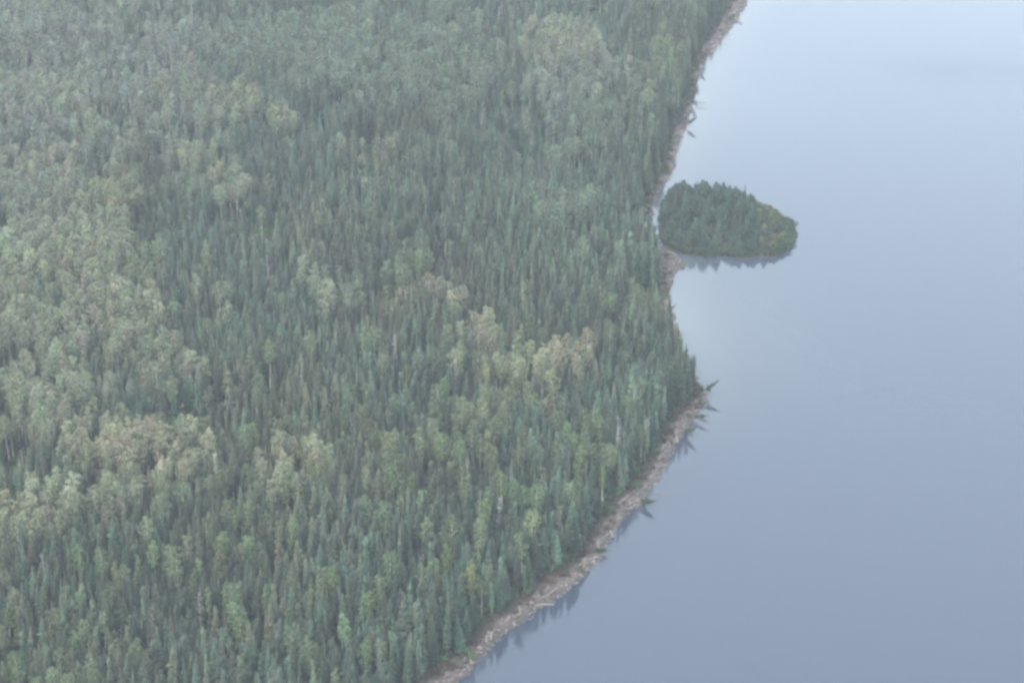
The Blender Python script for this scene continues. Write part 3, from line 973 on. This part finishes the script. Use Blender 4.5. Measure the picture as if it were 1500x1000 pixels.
scatter('island_shrubs', SHRUB, Q, qz, q1, q1, np.tile((0.52, 0.62, 0.55), (len(Q), 1)) * g_.uniform(0.7, 1.3, (len(Q), 1)), 'low shrubs fringing the waterline of the small island', 'shrubs', 6)

# ------------------------------------------------------------------ stones and driftwood on the shore
ROCKS = [rock_source(rn) for _ in range(8)]
LOGS = [log_source(rn, L_, s_, r_) for L_, s_, r_ in ((5.5, 4, True), (7.5, 6, True), (4.0, 3, False), (9.0, 7, True), (6.0, 2, False))]

def shore_point(t, f):
    """a point along the shore (t in 0..1 of the traced line), f of the way from waterline to inner edge"""
    seg = np.hypot(*np.diff(W, axis=0).T)
    cum = np.concatenate([[0], np.cumsum(seg)])
    d = t * cum[-1]
    i = min(int(np.searchsorted(cum, d, 'right')) - 1, len(seg) - 1)
    a = W[i] + (W[i + 1] - W[i]) * ((d - cum[i]) / seg[i])
    j = np.argmin(((Bd - a) ** 2).sum(1))
    return a + (Bd[j] - a) * f, math.atan2(*(W[i + 1] - W[i])[::-1])

Bd = np.vstack([np.linspace(B[i], B[i + 1], 30, endpoint=False) for i in range(len(B) - 1)])

def section(cx, cy):
    if cy > 860: return 'of the lower shore near the bottom edge'
    if cy > 720: return 'of the lower shore right of the forest'
    if cy > 560: return 'of the shore below the point'
    if cy > 405: return 'of the shore between the point and the spit'
    if cy > 345: return 'of the spit beside the island'
    if cy > 190: return 'of the shore behind the island'
    return 'of the upper shore near the top edge'

SZ = {}
def shore_height(p):
    """terrain height near the shore, from one batch of samples along it"""
    if not SZ:
        pts = np.array([W[i] + (Bd[np.argmin(((Bd - W[i]) ** 2).sum(1))] - W[i]) * f for i in range(0, len(W)) for f in (-0.1, 0.15, 0.35, 0.55, 0.75, 0.95)])
        SZ['p'] = pts; SZ['z'] = heights(pts)[0]
    return float(SZ['z'][np.argmin(((SZ['p'] - p) ** 2).sum(1))])

rk = random.Random(23)
count = 0
while count < 230:
    fr = rk.uniform(0.0, 0.9)
    p, ang = shore_point(rk.random(), fr)
    cx, cy = project(p[0], p[1], 0.5)
    if not (8 < cx < 1492 and 8 < cy < 992): continue
    s = rk.choice((0.6, 0.8, 1.0, 1.2, 1.5, 1.8)) * rk.uniform(0.85, 1.15)
    zz = shore_height(p)
    o = link('boulder', ROCKS[count % len(ROCKS)])
    o.location = (p[0], p[1], max(zz, -0.1) + 0.12 * s)
    o.rotation_euler = (rk.uniform(-.2, .2), rk.uniform(-.2, .2), rk.uniform(0, 6.28))
    o.scale = (s, s, s)
    lab = '%s pinkish boulder %s %s' % ('large' if s > 1.35 else ('middling' if s > 1 else 'small'), 'at the water\'s edge' if fr < .25 else ('mid beach' if fr < .6 else 'at the back'), section(cx, cy))
    tag(o, lab, 'boulder', lab)
    count += 1

count = 0
while count < 190:
    p, ang = shore_point(rk.random(), rk.uniform(0.1, 1.0))
    cx, cy = project(p[0], p[1], 0.5)
    if not (8 < cx < 1492 and 8 < cy < 992): continue
    zz = shore_height(p)
    o = link('driftwood_log', LOGS[count % len(LOGS)])
    s = rk.uniform(0.5, 1.15)
    o.location = (p[0], p[1], max(zz, 0) + 0.25)
    o.rotation_euler = (rk.uniform(0, 6.28) * 0, rk.uniform(-.06, .06), ang + rk.gauss(0, 0.5) + (math.pi if rk.random() < .5 else 0))
    o.scale = (s, s, s)
    lab = '%s driftwood log %s %s' % ('long' if s > 0.95 else ('middling' if s > .78 else 'short'), 'lying along the waterline' if abs(math.sin(o.rotation_euler.z - ang)) < .4 else 'lying crosswise', section(cx, cy))
    tag(o, lab, 'driftwood', lab)
    count += 1

class _K: pass
KR = _K(); KR.col = bpy.data.collections.new('cobble_sources')
for k, me in enumerate(ROCKS):
    KR.col.objects.link(bpy.data.objects.new('cobble_source_%02d' % k, me))
Q, n_c = [], 9000
for k in range(n_c):
    p, a_ = shore_point(rk.random(), rk.uniform(-0.12, 0.95))
    Q.append(p)
Q = np.array(Q)
qz = heights(Q)[0]
q1 = np.random.default_rng(31).uniform(0.0, 1.0, len(Q)) ** 2.2 * 0.75 + 0.2
scatter('shore_stones', KR, Q, np.maximum(qz, -0.25) + 0.12, q1, q1, np.ones((len(Q), 3)), 'small pinkish grey stones covering the narrow beach', 'stones', 8)

# fallen and leaning trees along the water's edge: (foot x, y, tip dx, dy in px, lean, kind, scale, label)
LEAN = [
 (1022,582, 0.50, 60,'s',.66,'spruce leaning far out over the water at the point'),
 (1010,610,-0.45, 74,'s',.44,'fallen spruce reaching into the water under the point'),
 (1008,614,-0.35, 84,'d',.48,'bare fallen trunk in the water under the point'),
 (1012,548, 0.95, 22,'s',.46,'small spruce tilting outward above the point'),
 (934,734,-0.60, 72,'s',.44,'dark fallen spruce at the water right of the lower forest'),
 (945,722,-0.15, 84,'d',.46,'pale bare trunk in the water right of the lower forest'),
 (864,806,-0.05, 86,'s',.40,'dark fallen spruce jutting straight out from the lower shore'),
 (1018,112, 0.85, 20,'s',.56,'spruce leaning over the water at the upper shore, uppermost of three'),
 (1010,150, 0.60, 34,'s',.52,'spruce leaning over the water at the upper shore, middle of three'),
 (1004,184, 0.15, 52,'s',.42,'spruce leaning over the water at the upper shore, lowest of three'),
 (1012,152, 0.04, 86,'d',.55,'thin bare trunk pointing out over the water at the upper shore'),
 (1052,58, 0.10, 82,'d',.45,'bare fallen trunk at the upper shore close to the top edge'),
 (1018,598,-0.05, 56,'s',.40,'bushy spruce bending down to the water just under the tip of the point'),
 (1000,632,-0.70, 60,'s',.42,'bushy spruce bending to the water some way below the point'),
 (1014,134, 0.70, 30,'s',.50,'bushy spruce tipping over the water at the upper shore'),
 (1022,100, 0.50, 44,'s',.46,'bushy spruce bending outward from the upper shore near the top edge'),
 (978,458, 0.30, 46,'s',.30,'small leaning spruce on the stones below the spit'),
]
for (fx, fy, az, an, kk, s, lab) in LEAN:
    gx, gy = ground(fx, fy, 1.0)
    kind = SWEEP if kk == 's' else SNAG
    tree('leaning_tree', kind, gx, gy, 1.0, s, s * (1.75 if kk == 's' else 1.15), (0.95, 1.0, 0.9), lab, 'leaning tree', variant=random.randrange(3), tilt=(az, an))

# ------------------------------------------------------------------ smoky air over the whole place
hz, n_, out = new_mat('smoky_air')
pv = N(n_, 'ShaderNodeVolumePrincipled')
pv.inputs['Color'].default_value = (0.83, 0.90, 0.955, 1)
pv.inputs['Density'].default_value = 0.000086
pv.inputs['Anisotropy'].default_value = 0.1
n_.links.new(pv.outputs[0], out.inputs['Volume'])
x0, x1, y0, y1, z0, z1 = -1600, 1600, -300, 2700, -8, 330
hv = [(x, y, z_) for z_ in (z0, z1) for x, y in ((x0, y0), (x1, y0), (x1, y1), (x0, y1))]
hm = mesh_from('haze', hv, [(3, 2, 1, 0), (4, 5, 6, 7), (0, 1, 5, 4), (1, 2, 6, 5), (2, 3, 7, 6), (3, 0, 4, 7)], [hz])
tag(link('haze', hm), 'pale smoky haze hanging over the forest and lake', 'haze', kind='stuff')
print('trees', int(is_spruce.sum()), int(is_birch.sum()), int(is_dead.sum()))
